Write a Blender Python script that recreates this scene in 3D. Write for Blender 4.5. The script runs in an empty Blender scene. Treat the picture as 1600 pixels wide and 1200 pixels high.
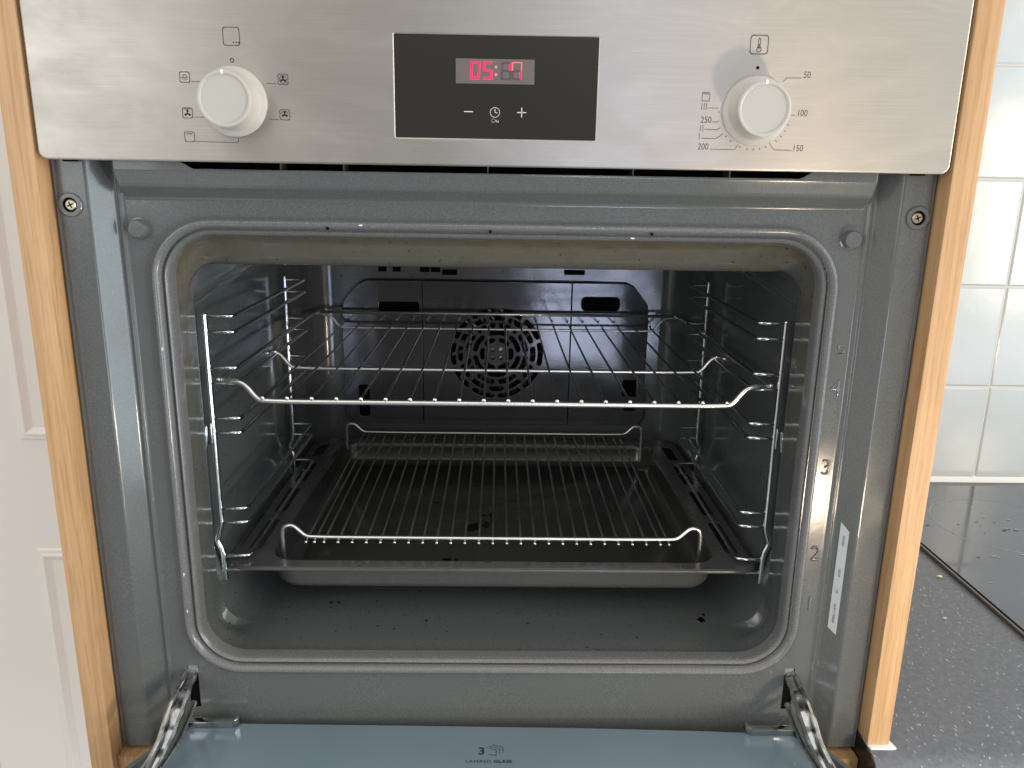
import bpy, bmesh, math, random
import numpy as np
from mathutils import Vector, Matrix
random.seed(4)
S = bpy.context.scene
COL = S.collection
# ------------------------------------------------------------------ camera
F = Vector((0.01914679, 0.96850474, -0.24825785))
R = Vector((0.99974949, -0.01566732, 0.01598387))
U = Vector((-0.01159092, 0.2485017, 0.96856211))
cam = bpy.data.objects.new('camera', bpy.data.cameras.new('camera')); COL.objects.link(cam)
M = Matrix(((R.x, U.x, -F.x, 0.0003), (R.y, U.y, -F.y, -0.5335), (R.z, U.z, -F.z, -0.011), (0, 0, 0, 1)))
cam.matrix_world = M
cam.data.sensor_width = 36; cam.data.lens = 1228.46 / 1600 * 36
cam.data.clip_start = 0.01; cam.data.clip_end = 100
S.camera = cam
S.view_settings.view_transform = 'Standard'; S.view_settings.look = 'None'
S.view_settings.exposure = 0.22; S.view_settings.gamma = 1
# ------------------------------------------------------------------ world: dim soft room light
W = bpy.data.worlds.new('World'); S.world = W; W.use_nodes = True
nt = W.node_tree; nt.nodes.clear()
wo = nt.nodes.new('ShaderNodeOutputWorld'); bg = nt.nodes.new('ShaderNodeBackground')
tc = nt.nodes.new('ShaderNodeTexCoord'); nz = nt.nodes.new('ShaderNodeTexNoise'); nz.inputs['Scale'].default_value = 2.2
nz.inputs['Detail'].default_value = 1.5
rp = nt.nodes.new('ShaderNodeValToRGB'); rp.color_ramp.elements[0].position = .38; rp.color_ramp.elements[1].position = .62
rp.color_ramp.elements[0].color = (.46, .45, .43, 1); rp.color_ramp.elements[1].color = (.84, .81, .77, 1)
nt.links.new(tc.outputs['Generated'], nz.inputs['Vector']); nt.links.new(nz.outputs['Fac'], rp.inputs['Fac'])
dt = nt.nodes.new('ShaderNodeVectorMath'); dt.operation = 'DOT_PRODUCT'; dt.inputs[1].default_value = Vector((-.12, -1, -.22)).normalized()
nt.links.new(tc.outputs['Generated'], dt.inputs[0])
mr = nt.nodes.new('ShaderNodeMapRange'); mr.interpolation_type = 'SMOOTHSTEP'
for i_, v_ in ((1, .80), (2, .955), (3, 0), (4, 1)): mr.inputs[i_].default_value = v_
nt.links.new(dt.outputs['Value'], mr.inputs[0])
mx = nt.nodes.new('ShaderNodeMix'); mx.data_type = 'RGBA'; nt.links.new(mr.outputs[0], mx.inputs[0]); nt.links.new(rp.outputs['Color'], mx.inputs[6])
mx.inputs[7].default_value = (.10, .095, .09, 1)          # dark patch put in for photographer's silhouette and dark room, dims the cavity
sx_ = nt.nodes.new('ShaderNodeSeparateXYZ'); nt.links.new(tc.outputs['Generated'], sx_.inputs[0])
m2 = nt.nodes.new('ShaderNodeMapRange'); nt.links.new(sx_.outputs['Z'], m2.inputs[0])
for i_, v_ in ((1, -.3), (2, .9), (3, .95), (4, 1.7)): m2.inputs[i_].default_value = v_
vm = nt.nodes.new('ShaderNodeVectorMath'); vm.operation = 'SCALE'; nt.links.new(mx.outputs[2], vm.inputs[0]); nt.links.new(m2.outputs[0], vm.inputs['Scale'])
nt.links.new(vm.outputs[0], bg.inputs['Color']); bg.inputs['Strength'].default_value = .90
nt.links.new(bg.outputs[0], wo.inputs[0])
def area(name, loc, target, sx, sy, power, col):
    l = bpy.data.lights.new(name, 'AREA'); l.shape = 'RECTANGLE'; l.size = sx; l.size_y = sy; l.energy = power; l.color = col
    o = bpy.data.objects.new(name, l); COL.objects.link(o); o.location = loc
    o.rotation_euler = (Vector(target) - Vector(loc)).to_track_quat('-Z', 'Y').to_euler(); return o
area('patio_window_light', (.44, -2.5, -.70), (.1, 0, -.3), .46, .55, 7.5, (.66, .74, 1.0))
area('side_window_light', (2.0, -1.0, -.3), (-.2, 0, -.25), .9, 2.0, 21, (.70, .88, 1.0))
area('left_fill_light', (-1.5, -1.9, .35), (-.1, 0, -.1), 1.0, 1.0, 8, (.97, .99, 1.0))  # added fill without a known window, lifts left of panel and white door
area('warm_side_light', (1.20, -.16, -.05), (-.3, .0, -.2), .16, .45, 3.2, (1.0, .80, .48))
area('sun_bounce_light', (.42, -.42, -.42), (.12, .0, .0), .05, .05, 1.2, (1.0, .78, .54))

# ------------------------------------------------------------------ helpers
def link(name, me, mat=None, parent=None, smooth=None):
    o = bpy.data.objects.new(name, me); COL.objects.link(o)
    if mat: me.materials.append(mat)
    if parent: o.parent = parent
    if smooth is not None:
        me.shade_smooth()
        if smooth < 3:
            try: me.set_sharp_from_angle(angle=smooth)
            except Exception: pass
    return o
def thing(name, label, cat, loc=(0, 0, 0), group=None):
    o = bpy.data.objects.new(name, None); COL.objects.link(o); o.location = loc
    o.empty_display_size = .02
    o['label'] = label; o['category'] = cat
    if group: o['group'] = group
    return o
def tag(o, label, cat, group=None):
    o['label'] = label; o['category'] = cat
    if group: o['group'] = group
    return o
class MB:
    def __init__(s): s.v = []; s.f = []
    def add(s, v, f):
        n = len(s.v); s.v += [tuple(p) for p in v]; s.f += [tuple(i + n for i in q) for q in f]
    def box(s, x0, x1, y0, y1, z0, z1):
        v = [(x, y, z) for x in (x0, x1) for y in (y0, y1) for z in (z0, z1)]
        s.add(v, [(0, 1, 3, 2), (4, 6, 7, 5), (0, 4, 5, 1), (2, 3, 7, 6), (0, 2, 6, 4), (1, 5, 7, 3)])
    def tube(s, path, r, n=10, cap=True):
        P = [Vector(p) for p in path]; rr = r if hasattr(r, '__len__') else [r] * len(P)
        T = []
        for i in range(len(P)):
            a = P[max(i - 1, 0)]; b = P[min(i + 1, len(P) - 1)]; T.append((b - a).normalized())
        up = Vector((0, 0, 1)) if abs(T[0].z) < .9 else Vector((0, 1, 0))
        nn = (up - T[0] * up.dot(T[0])).normalized(); v = []
        for i, p in enumerate(P):
            if i: nn = (nn - T[i] * nn.dot(T[i])).normalized()
            bb = T[i].cross(nn)
            for k in range(n):
                a = 2 * math.pi * k / n; v.append(p + (nn * math.cos(a) + bb * math.sin(a)) * rr[i])
        f = []
        for i in range(len(P) - 1):
            for k in range(n):
                a = i * n + k; b = i * n + (k + 1) % n; f.append((a, b, b + n, a + n))
        if cap: f.append(tuple(range(n - 1, -1, -1))); f.append(tuple(range((len(P) - 1) * n, len(P) * n)))
        s.add(v, f)
    def lathe(s, prof, center, n=48, axis='y'):
        # prof: (radius, depth along -Y)
        v = []; f = []
        for r, h in prof:
            for k in range(n):
                a = 2 * math.pi * k / n
                if axis == 'y': v.append((center[0] + r * math.cos(a), center[1] - h, center[2] + r * math.sin(a)))
                else: v.append((center[0] + r * math.cos(a), center[1] + r * math.sin(a), center[2] + h))
        for i in range(len(prof) - 1):
            for k in range(n):
                a = i * n + k; b = i * n + (k + 1) % n; f.append((a, b, b + n, a + n))
        f.append(tuple(range((len(prof) - 1) * n, len(prof) * n)))
        f.append(tuple(range(n - 1, -1, -1)))
        s.add(v, f)
    def prism(s, pts, d0, d1, axis='z'):
        n = len(pts)
        def mk(p, d): return {'z': (p[0], p[1], d), 'y': (p[0], d, p[1]), 'x': (d, p[0], p[1])}[axis]
        v = [mk(p, d0) for p in pts] + [mk(p, d1) for p in pts]
        f = [tuple(range(n)), tuple(range(2 * n - 1, n - 1, -1))] + [(i, (i + 1) % n, n + (i + 1) % n, n + i) for i in range(n)]
        s.add(v, f)
    def build(s, name, mat=None, parent=None, smooth=None, bevel=0, seg=2):
        me = bpy.data.meshes.new(name); me.from_pydata(s.v, [], s.f)
        bm = bmesh.new(); bm.from_mesh(me); bmesh.ops.recalc_face_normals(bm, faces=bm.faces)
        if bevel:
            ed = [e for e in bm.edges if len(e.link_faces) == 2 and e.calc_face_angle(0) > .6]
            bmesh.ops.bevel(bm, geom=ed, offset=bevel, segments=seg, profile=.6, affect='EDGES', clamp_overlap=True)
        bm.to_mesh(me); bm.free()
        return link(name, me, mat, parent, smooth if smooth is not None else (.7 if bevel else None))
def smooth_path(P, it=3):
    P = [Vector(p) for p in P]
    for _ in range(it):
        Q = [P[0]]
        for a, b in zip(P[:-1], P[1:]): Q += [a * .75 + b * .25, a * .25 + b * .75]
        Q.append(P[-1]); P = Q
    return P
def rrect(hx, zt, zb, r, nc=10, ns=0, cx=0):
    """rounded rect points (x,z), clockwise from top-left; ns extra points on each straight"""
    pts = []; zc = None
    cs = [(-hx + r, zt - r, 180), (hx - r, zt - r, 90), (hx - r, zb + r, 0), (-hx + r, zb + r, -90)]
    for i, (x, z, a0) in enumerate(cs):
        for k in range(nc + 1):
            a = math.radians(a0 - 90 * k / nc); pts.append((cx + x + r * math.cos(a), z + r * math.sin(a)))
        x2, z2, a2 = cs[(i + 1) % 4]
        a = math.radians(a2); e = (cx + x2 + r * math.cos(a), z2 + r * math.sin(a)); p = pts[-1]
        for k in range(1, ns + 1):
            t = k / (ns + 1); pts.append((p[0] + (e[0] - p[0]) * t, p[1] + (e[1] - p[1]) * t))
    return pts
def loft(rings, name, mat, parent, smooth=3.1, cap_last=False, disp=None, flip=False):
    v = []; n = len(rings[0])
    for rg in rings: v += rg
    f = []
    for i in range(len(rings) - 1):
        for k in range(n):
            a = i * n + k; b = i * n + (k + 1) % n
            f.append((a, b, b + n, a + n) if not flip else (a, a + n, b + n, b))
    if cap_last: f.append(tuple(range((len(rings) - 1) * n, len(rings) * n)))
    me = bpy.data.meshes.new(name); me.from_pydata(v, [], f)
    return link(name, me, mat, parent, smooth)
def curve2d(splines, extrude, bevel, res=1):
    """closed 2D splines (outer + holes) in local XY -> mesh object data"""
    cu = bpy.data.curves.new('outline', 'CURVE'); cu.dimensions = '2D'; cu.fill_mode = 'BOTH'
    cu.extrude = extrude; cu.bevel_depth = bevel; cu.bevel_resolution = res
    for pts in splines:
        sp = cu.splines.new('POLY'); sp.points.add(len(pts) - 1); sp.use_cyclic_u = True
        for i, p in enumerate(pts): sp.points[i].co = (p[0], p[1], 0, 1)
    o = bpy.data.objects.new('tmp', cu); COL.objects.link(o)
    dg = bpy.context.evaluated_depsgraph_get(); dg.update()
    me = bpy.data.meshes.new_from_object(o.evaluated_get(dg)); bpy.data.objects.remove(o); bpy.data.curves.remove(cu)
    return me
def xz(me, y, fn=None):      # local (x,y,z) -> world (x, y - z, y)
    for v in me.vertices:
        c = v.co.copy(); v.co = (c.x, y - c.z, c.y)
        if fn: v.co = fn(v.co)
    me.update(); return me
FONT = None
def text_mesh(txt, size, extrude=.0, sx=1.0, offset=0.0, align='CENTER'):
    cu = bpy.data.curves.new('t', 'FONT'); cu.body = txt; cu.size = size; cu.extrude = extrude; cu.align_x = align; cu.align_y = 'CENTER'
    cu.offset = offset; cu.resolution_u = 4
    o = bpy.data.objects.new('tmp', cu); COL.objects.link(o)
    dg = bpy.context.evaluated_depsgraph_get(); dg.update()
    me = bpy.data.meshes.new_from_object(o.evaluated_get(dg)); bpy.data.objects.remove(o); bpy.data.curves.remove(cu)
    for v in me.vertices: v.co.x *= sx
    return me
def mesh_into(mb, me, fn):
    mb.add([fn(v.co) for v in me.vertices], [tuple(p.vertices) for p in me.polygons])

# ------------------------------------------------------------------ materials
def mat(name, col, rough=.5, metal=0, spec=.5, coat=0, emis=None, es=1):
    m = bpy.data.materials.new(name); m.use_nodes = True; b = m.node_tree.nodes['Principled BSDF']
    b.inputs['Base Color'].default_value = (*col, 1); b.inputs['Roughness'].default_value = rough
    b.inputs['Metallic'].default_value = metal; b.inputs['Specular IOR Level'].default_value = spec
    b.inputs['Coat Weight'].default_value = coat; b.inputs['Coat Roughness'].default_value = .05
    if emis: b.inputs['Emission Color'].default_value = (*emis, 1); b.inputs['Emission Strength'].default_value = es
    return m
class NG:
    def __init__(s, m): s.m = m; s.t = m.node_tree; s.b = s.t.nodes['Principled BSDF']; s.co = s.n('ShaderNodeTexCoord').outputs['Object']
    def n(s, k, **kw):
        x = s.t.nodes.new(k)
        for a, v in kw.items(): setattr(x, a, v)
        return x
    def l(s, a, b): s.t.links.new(a, b)
    def noise(s, scale, detail=2, stretch=None, rough=.5, dist=0, rot=None):
        x = s.n('ShaderNodeTexNoise'); x.inputs['Scale'].default_value = scale; x.inputs['Detail'].default_value = detail
        x.inputs['Roughness'].default_value = rough; x.inputs['Distortion'].default_value = dist
        mp = s.n('ShaderNodeMapping'); mp.inputs['Scale'].default_value = stretch or (1, 1, 1)
        if rot: mp.inputs['Rotation'].default_value = rot
        s.l(s.co, mp.inputs['Vector']); s.l(mp.outputs[0], x.inputs['Vector']); return x.outputs['Fac']
    def ramp(s, fac, stops):
        x = s.n('ShaderNodeValToRGB'); el = x.color_ramp.elements
        while len(el) > 1: el.remove(el[-1])
        el[0].position = stops[0][0]; el[0].color = (*stops[0][1], 1) if hasattr(stops[0][1], '__len__') else (stops[0][1],) * 3 + (1,)
        for p, c in stops[1:]:
            e = el.new(p); e.color = (*c, 1) if hasattr(c, '__len__') else (c, c, c, 1)
        s.l(fac, x.inputs['Fac']); return x.outputs['Color']
    def mix(s, fac, a, b, mode='MIX'):
        x = s.n('ShaderNodeMix', data_type='RGBA', blend_type=mode)
        for i, v in ((0, fac), (6, a), (7, b)):
            if hasattr(v, 'is_output'): s.l(v, x.inputs[i])
            elif i == 0: x.inputs[i].default_value = v
            else: x.inputs[i].default_value = (*v, 1)
        return x.outputs[2]
    def bump(s, h, strength, dist=.001):
        x = s.n('ShaderNodeBump'); x.inputs['Strength'].default_value = strength; x.inputs['Distance'].default_value = dist
        s.l(h, x.inputs['Height']); s.l(x.outputs[0], s.b.inputs['Normal']); return x
    def base(s, c): s.l(c, s.b.inputs['Base Color'])
    def rough(s, c): s.l(c, s.b.inputs['Roughness'])
    def mul(s, a, b, op='MULTIPLY'):
        x = s.n('ShaderNodeMath', operation=op)
        for i, v in enumerate((a, b)):
            if hasattr(v, 'is_output'): s.l(v, x.inputs[i])
            else: x.inputs[i].default_value = v
        return x.outputs[0]

def enamel(name, dark, light, rough=.16, stain=None, fleck=.5, peel=.15, chips=False):
    m = mat(name, dark, rough, spec=.6); g = NG(m)
    sp = g.ramp(g.noise(1500, 2), [(.40, dark), (.56, light), (.70, tuple(min(1, c * (1 + fleck)) for c in light))])
    c = sp
    if chips:
        c = g.mix(g.ramp(g.noise(160, 3, rough=.7), [(.775, 0), (.79, 1)]), c, (.45, .45, .43))
    if stain:
        sep = g.n('ShaderNodeSeparateXYZ'); g.l(g.co, sep.inputs[0])
        fy = g.n('ShaderNodeMapRange'); fy.inputs[1].default_value = .095; fy.inputs[2].default_value = .05; g.l(sep.outputs['Y'], fy.inputs[0])
        fz = g.n('ShaderNodeMapRange'); fz.inputs[1].default_value = -.30; fz.inputs[2].default_value = -.07; g.l(sep.outputs['Z'], fz.inputs[0])
        k = g.mul(g.mul(fy.outputs[0], fz.outputs[0]), g.ramp(g.noise(14, 5, (.6, 1, 1.5)), [(.25, .55), (.65, 1)]))
        c = g.mix(k, c, g.ramp(g.noise(60, 5), [(.3, (.125, .105, .065)), (.5, (.15, .135, .10)), (.72, (.17, .12, .075))]))
        # small dark burnt dots
        c = g.mix(g.mul(g.ramp(g.noise(260, 1), [(.74, 0), (.76, 1)]), .8), c, (.02, .015, .01))
    g.base(c)
    g.rough(g.ramp(g.noise(30, 4), [(.3, rough * .8), (.75, rough * 1.7)]))
    h = g.mul(g.noise(420, 2), g.mul(g.noise(40, 2), 2.2), 'ADD')
    g.bump(h, peel, .0006)
    return m
ENAM = enamel('grey_enamel', (.106, .114, .114), (.126, .135, .134), .13, peel=.04, fleck=.25, chips=True)
LINER = enamel('liner_enamel', (.092, .103, .101), (.118, .131, .128), .13, stain=True, peel=.012, fleck=.3)
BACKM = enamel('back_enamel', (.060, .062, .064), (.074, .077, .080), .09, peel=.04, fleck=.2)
PANM = enamel('pan_enamel', (.078, .080, .078), (.098, .100, .098), .25, peel=.015, fleck=.2)
PANI = enamel('oiled_pan_enamel', (.050, .050, .049), (.060, .060, .058), .16, peel=.01, fleck=.2)
RIMM = enamel('rim_enamel', (.135, .138, .14), (.165, .168, .17), .16, peel=.06, chips=True)

STEEL = mat('brushed_steel', (.58, .55, .51), .36, 1); g = NG(STEEL)
br = g.noise(1, 4, (14, 9, 2600)); sm = g.noise(5.5, 6, (1.0, 1, 2.1), .62, 1.4); sm2 = g.noise(15, 6, (.7, 1, 1.8), .65, 2.0)
g.base(g.mix(1, g.ramp(br, [(.35, (.570, .540, .490)), (.65, (.62, .590, .54))]), g.ramp(sm2, [(.30, (.93, .935, .94)), (.52, (.98, .98, .98)), (.66, (1.04, 1.04, 1.03)), (.74, (1.10, 1.10, 1.09))]), 'MULTIPLY'))
g.rough(g.ramp(sm, [(.3, .38), (.52, .46), (.62, .52), (.75, .60)]))
g.bump(br, .025, .0002)
tg = g.n('ShaderNodeCombineXYZ'); tg.inputs[2].default_value = 1.0; g.l(tg.outputs[0], g.b.inputs['Tangent']); g.b.inputs['Anisotropic'].default_value = .8
CHROME = mat('chrome_wire', (.95, .93, .88), .30, 1); 
RAILM = mat('rail_wire', (.72, .74, .75), .13, 1); g = NG(RAILM); g.bump(g.noise(100, 3), .10, .0006)
ZINC = mat('zinc_hinge', (.46, .48, .48), .18, 1); g = NG(ZINC); g.bump(g.noise(60, 2), .35, .002)
BLACK = mat('black_void', (.003, .003, .003), .8, spec=.1)
GLOSSB = mat('black_gloss', (.008, .008, .008), .07)
KNOBM = mat('knob_plastic', (.53, .51, .465), .30, 0, .5); g = NG(KNOBM); g.bump(g.noise(900, 2), .03, .0003)
KNOBL = mat('knob_pointer', (.9, .9, .88), .4)
INK = mat('printed_ink', (.11, .085, .10), .5)
WINK = mat('white_ink', (.72, .70, .68), .5)
GLASSB = mat('display_glass', (.032, .030, .026), .045, 0, .6)
LCD = mat('display_lcd', (.17, .15, .145), .12, 0, .5)
LCDOFF = mat('unlit_segment', (.10, .088, .088), .3)
RED = mat('lit_segment', (.6, .02, .08), .4, emis=(1.0, .004, .075), es=1.25)
PINK = mat('dim_segment', (.5, .10, .12), .4, emis=(1.0, .22, .24), es=.62)
def oak(name, c0, c1, c2, rot=False):
    m = mat(name, c1, .42, 0, .4); g = NG(m)
    a = g.noise(1, 6, (230, 60, 4), .6, .15); b = g.noise(1, 3, (520, 200, 15), .55, .3); c = g.noise(1, 2, (30, 20, 1.6)); d_ = g.noise(1, 3, (1300, 400, 60), .6)
    col = g.ramp(a, [(.32, c0), (.5, c1), (.66, c2)])
    col = g.mix(g.ramp(b, [(.54, 0), (.62, .42)]), col, tuple(v * .72 for v in c0))
    col = g.mix(g.ramp(d_, [(.58, 0), (.68, .35)]), col, tuple(v * .6 for v in c0))
    col = g.mix(g.mul(c, .35), col, c0)
    g.base(col); g.bump(b, .12, .0005); return m
OAKL = oak('oak_laminate', (.50, .280, .130), (.60, .370, .190), (.67, .445, .240))
OAKB = oak('oak_board', (.33, .19, .085), (.42, .26, .12), (.50, .32, .15))
TILE = mat('white_tile', (.74, .76, .76), .16, 0, .5); g = NG(TILE)
g.base(g.ramp(g.noise(9, 4), [(.3, (.56, .61, .635)), (.7, (.61, .64, .65))])); g.bump(g.noise(26, 2), .10, .004)
GROUT = mat('grout', (.74, .72, .67), .8)
SILI = mat('white_sealant', (.85, .86, .86), .4)
WT = mat('worktop_laminate', (.1, .1, .11), .33); g = NG(WT)
c = g.ramp(g.noise(240, 3), [(.35, (.105, .120, .148)), (.65, (.140, .156, .186))])
vo = g.n('ShaderNodeTexVoronoi'); vo.inputs['Scale'].default_value = 300; vo.inputs['Randomness'].default_value = 1
mp = g.n('ShaderNodeMapping'); mp.inputs['Scale'].default_value = (1, .45, 1); mp.inputs['Rotation'].default_value = (0, 0, .6)
nn_ = g.n('ShaderNodeTexNoise'); nn_.inputs['Scale'].default_value = 90; g.l(g.co, nn_.inputs['Vector'])
va = g.n('ShaderNodeVectorMath', operation='MULTIPLY_ADD'); va.inputs[1].default_value = (.012, .012, 0); g.l(nn_.outputs['Color'], va.inputs[0]); g.l(g.co, va.inputs[2])
g.l(va.outputs[0], mp.inputs[0]); g.l(mp.outputs[0], vo.inputs['Vector'])
fl = g.ramp(vo.outputs['Distance'], [(.13, 1), (.25, 0)])
rnd = g.ramp(vo.outputs['Color'], [(.40, 0), (.60, .85)])
c = g.mix(g.mul(fl, rnd), c, (.42, .44, .46)); g.base(c); g.bump(g.noise(500, 2), .08, .0004)
HOB = mat('hob_glass', (.075, .090, .118), .07, 0, 1.0); g = NG(HOB); g.rough(g.ramp(g.noise(12, 5), [(.3, .05), (.7, .16)]))
TRIM = mat('hob_trim', (.20, .195, .18), .35, .9)
WHITE = mat('white_paint', (.80, .770, .715), .35, 0, .4); g = NG(WHITE); g.bump(g.noise(60, 3), .03, .001)
WALLP = mat('pink_plaster', (.72, .62, .57), .8)
DGLASS = mat('door_glass', (.13, .185, .225), .12, 0, .5); g = NG(DGLASS)
g.base(g.ramp(g.noise(7, 3), [(.3, (.175, .245, .30)), (.7, (.205, .275, .33))]))
DPLAST = mat('door_profile', (.12, .13, .135), .3)
PAPER = mat('paper_label', (.50, .545, .565), .5)
INSW = mat('insert_wire', (.88, .86, .82), .30, 1)
DARKWIRE = mat('dark_reflection_wire', (.50, .49, .46), .16, 1)  # darker copy of the chrome, dark cavity reflections put into its colour
NUMM = mat('number_enamel', (.17, .175, .18), .07, 0, .8)
BRASS = mat('screw_steel', (.55, .48, .36), .35, 1)
CRUMB = mat('crumb', (.75, .66, .48), .8)
BURN = mat('burnt_residue', (.004, .004, .004), .35)
BLADE = mat('fan_steel', (.30, .26, .21), .35, 1)

def blob(mb, cx, cy, z, r, seed, ax='z', sx=1, sy=1):
    rd = random.Random(seed); n = 14; rr = [r * rd.uniform(.55, 1.15) for _ in range(n)]; pts = []
    for i in range(n):
        a = 2 * math.pi * i / n; pts.append((cx + sx * rr[i] * math.cos(a), cy + sy * rr[i] * math.sin(a)))
    mb.prism(pts, z, z + .0005, ax)
# ================================================================== OVEN
oven = thing('oven', 'built-in oven with stainless control panel, grey enamel cavity and its door dropped open', 'oven')

# --- front frame as a height field Y(x,z)
YP = .029
def ss(a, b, t):
    t = np.clip((t - a) / (b - a), 0, 1); return t * t * (3 - 2 * t)
xs_f = np.arange(.2350, .2981, .001); xs_c = np.concatenate([np.linspace(0, .196, 50), np.arange(.198, .2345, .0006)])
xp = np.concatenate([xs_c, xs_f]); xs = np.concatenate([-xp[::-1][:-1], xp])
zs = np.concatenate([np.arange(-.457, -.388, .002), np.arange(-.388, -.045, .0035), np.arange(-.045, -.0075, .00075), np.arange(-.0075, .0021, .0003)])
X, Z = np.meshgrid(xs, zs); AX = np.abs(X)
side = .0150 + (YP - .0150) * np.clip((.2765 - AX) / (.2765 - .2660), 0, 1)
k = np.clip((.2765 - AX) / .0120, 0, 1); side = .015 + (YP - .015) * k
side = side - .0022 * np.exp(-((AX - .2615) / .0013) ** 2)          # narrow bead inside the step
side = side - .0000 * np.exp(-((AX - .2790) / .0011) ** 2) + .0012 * np.exp(-((AX - .2965) / .001) ** 2)
t1 = np.clip((-.0075 - Z) / .0115, 0, 1); t2 = ss(-.0185, -.0270, Z * 1.0)
top = np.interp(-Z, [-.01, .0070, .0085, .0160, .0180, .0245, .0262, .5], [.0115, .0115, .0122, .0160, .0178, YP - .0008, YP, YP])
wch = ss(.2560, .2625, AX)                                          # the side channel runs up past the ridge
Y = np.minimum(side, top * (1 - wch) + 1.0 * wch * .04)
Y = np.where(AX > .2625, side, Y)
Y = Y + .0035 * ss(-.425, -.452, Z) * 0
Y += .0004 * np.sin(X * 31) * np.sin(Z * 23 + 1)
nx = len(xs); nzz = len(zs)
def in_rr(x, z, hx, zt, zb, r):
    cx = np.clip(x, -hx + r, hx - r); cz = np.clip(z, zb + r, zt - r)
    return (x - cx) ** 2 + (z - cz) ** 2 < r * r
OP = dict(hx=.2335, zt=-.0500, zb=-.3865, r=.033)
inside = in_rr(X, Z, OP['hx'] + .004, OP['zt'] + .004, OP['zb'] - .004, OP['r'] + .004)
verts = np.stack([X.ravel(), Y.ravel(), Z.ravel()], 1)
faces = []
for j in range(nzz - 1):
    zc = (zs[j] + zs[j + 1]) / 2
    for i in range(nx - 1):
        xc = abs(xs[i] + xs[i + 1]) / 2
        if inside[j, i] or inside[j + 1, i] or inside[j, i + 1] or inside[j + 1, i + 1]: continue
        if zc > -.0058 + max(0, xc - .203) * .55 and xc < .222: continue       # vent opening
        if .2385 < xc < .2470 and -.432 < zc < -.3935: continue                # hinge slots
        if xc > .280 and zc < -.4535 + (xc - .296) * .25 and False: continue
        a = j * nx + i; faces.append((a, a + 1, a + nx + 1, a + nx))
me = bpy.data.meshes.new('front_frame'); me.from_pydata(verts.tolist(), [], faces)
bm = bmesh.new(); bm.from_mesh(me); bmesh.ops.delete(bm, geom=[v for v in bm.verts if not v.link_faces], context='VERTS'); bm.to_mesh(me); bm.free()
frame = link('front_frame', me, ENAM, oven, 3.1)
# returned edges of the flange
fe = MB()
for s in (-1, 1): fe.box(min(s * .2981, s * .2970), max(s * .2981, s * .2970), .0152, .040, -.457, .004)
fe.box(-.297, .297, .0365, .040, -.4585, -.4572); fe.build('flange_edge', ENAM, oven)

# --- raised rim around the opening
prof = [(-.0004, .046), (-.0002, .0372), (.0006, .0345), (.0022, .0330), (.0034, .0338), (.0040, .0356), (.0046, .0356), (.0052, .0332),
        (.0066, .0305), (.0086, .0292), (.0100, .0296), (.0112, .0315), (.0122, .0350), (.0128, .0385)]
rings = []
for d, y in prof:
    y -= .0045
    rings.append([(x, y, z) for x, z in rrect(OP['hx'] + d, OP['zt'] + d, OP['zb'] - d, OP['r'] + d, 16, 6)])
rim = loft(rings, 'opening_rim', RIMM, oven, 1.2)
for x, z in ((-.1189, -.0440), (-.0056, -.0446), (.1077, -.0446)):
    hb = MB(); hb.lathe([(.0011, 0), (.0011, .0006)], (x, .0258, z), 12); hb.build('rim_hole', BLACK, rim)

for x, z, y in ((-.0959, -.0415, .0250), (.0949, -.0478, .0285), (-.2410, -.310, .0255), (-.2412, -.342, .0255), (-.2409, -.131, .0252), (.2035, -.3980, .0290)):
    cb = MB(); blob(cb, x, z, y - .0004, .0013, int(abs(x) * 9999), 'y', sx=1.3 if abs(x) < .22 else .4, sy=.45 if abs(x) < .22 else 1.3); cb.build('enamel_chip', KNOBL, rim)
# --- cavity liner
spec = [(.0335, .2335, -.0500, -.3865, .033), (.0350, .2336, -.0502, -.3870, .033), (.0390, .2340, -.0510, -.3882, .033), (.0480, .2350, -.0530, -.3890, .033), (.0560, .2352, -.0585, -.3892, .033),
        (.0640, .2356, -.0665, -.3893, .034), (.0700, .2362, -.0718, -.3893, .028), (.0760, .2368, -.0748, -.3893, .018), (.0800, .2372, -.0755, -.3893, .012),
        (.0815, .2373, -.0745, -.3893, .012), (.0835, .2376, -.0660, -.3894, .016), (.0870, .2380, -.0610, -.3894, .030), (.0910, .2386, -.0600, -.3895, .030)]
for y in np.arange(.1, .431, .011): spec.append((float(y), .2386, -.0600, -.3896, .030))
for a in (20, 40, 60, 75, 90):
    q = math.radians(a); spec.append((.432 + .036 * math.sin(q), .2386 - .030 * (1 - math.cos(q)), -.060 - .03 * (1 - math.cos(q)), -.3896 + .03 * (1 - math.cos(q)), .030))
def sst(a, b, t): t = min(max((t - a) / (b - a), 0), 1); return t * t * (3 - 2 * t)
rings = []
for y, hx, zt, zb, r in spec:
    rg = []
    for x, z in rrect(hx, zt, zb, r, 10, 60):
        ztop = -.112 + max(0, y - .09) * .10
        m_ = sst(.082, .0875, y) * (1 - sst(.405, .425, y)) * sst(-.352, -.312, z) * (1 - sst(ztop, ztop + .012, z))
        x += math.copysign(.0085 * m_ * sst(hx - .016, hx - .001, abs(x)), x)
        rg.append((x, y, z))
    rings.append(rg)
liner = loft(rings, 'cavity_liner', LINER, oven, 1.0, cap_last=True)

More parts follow.
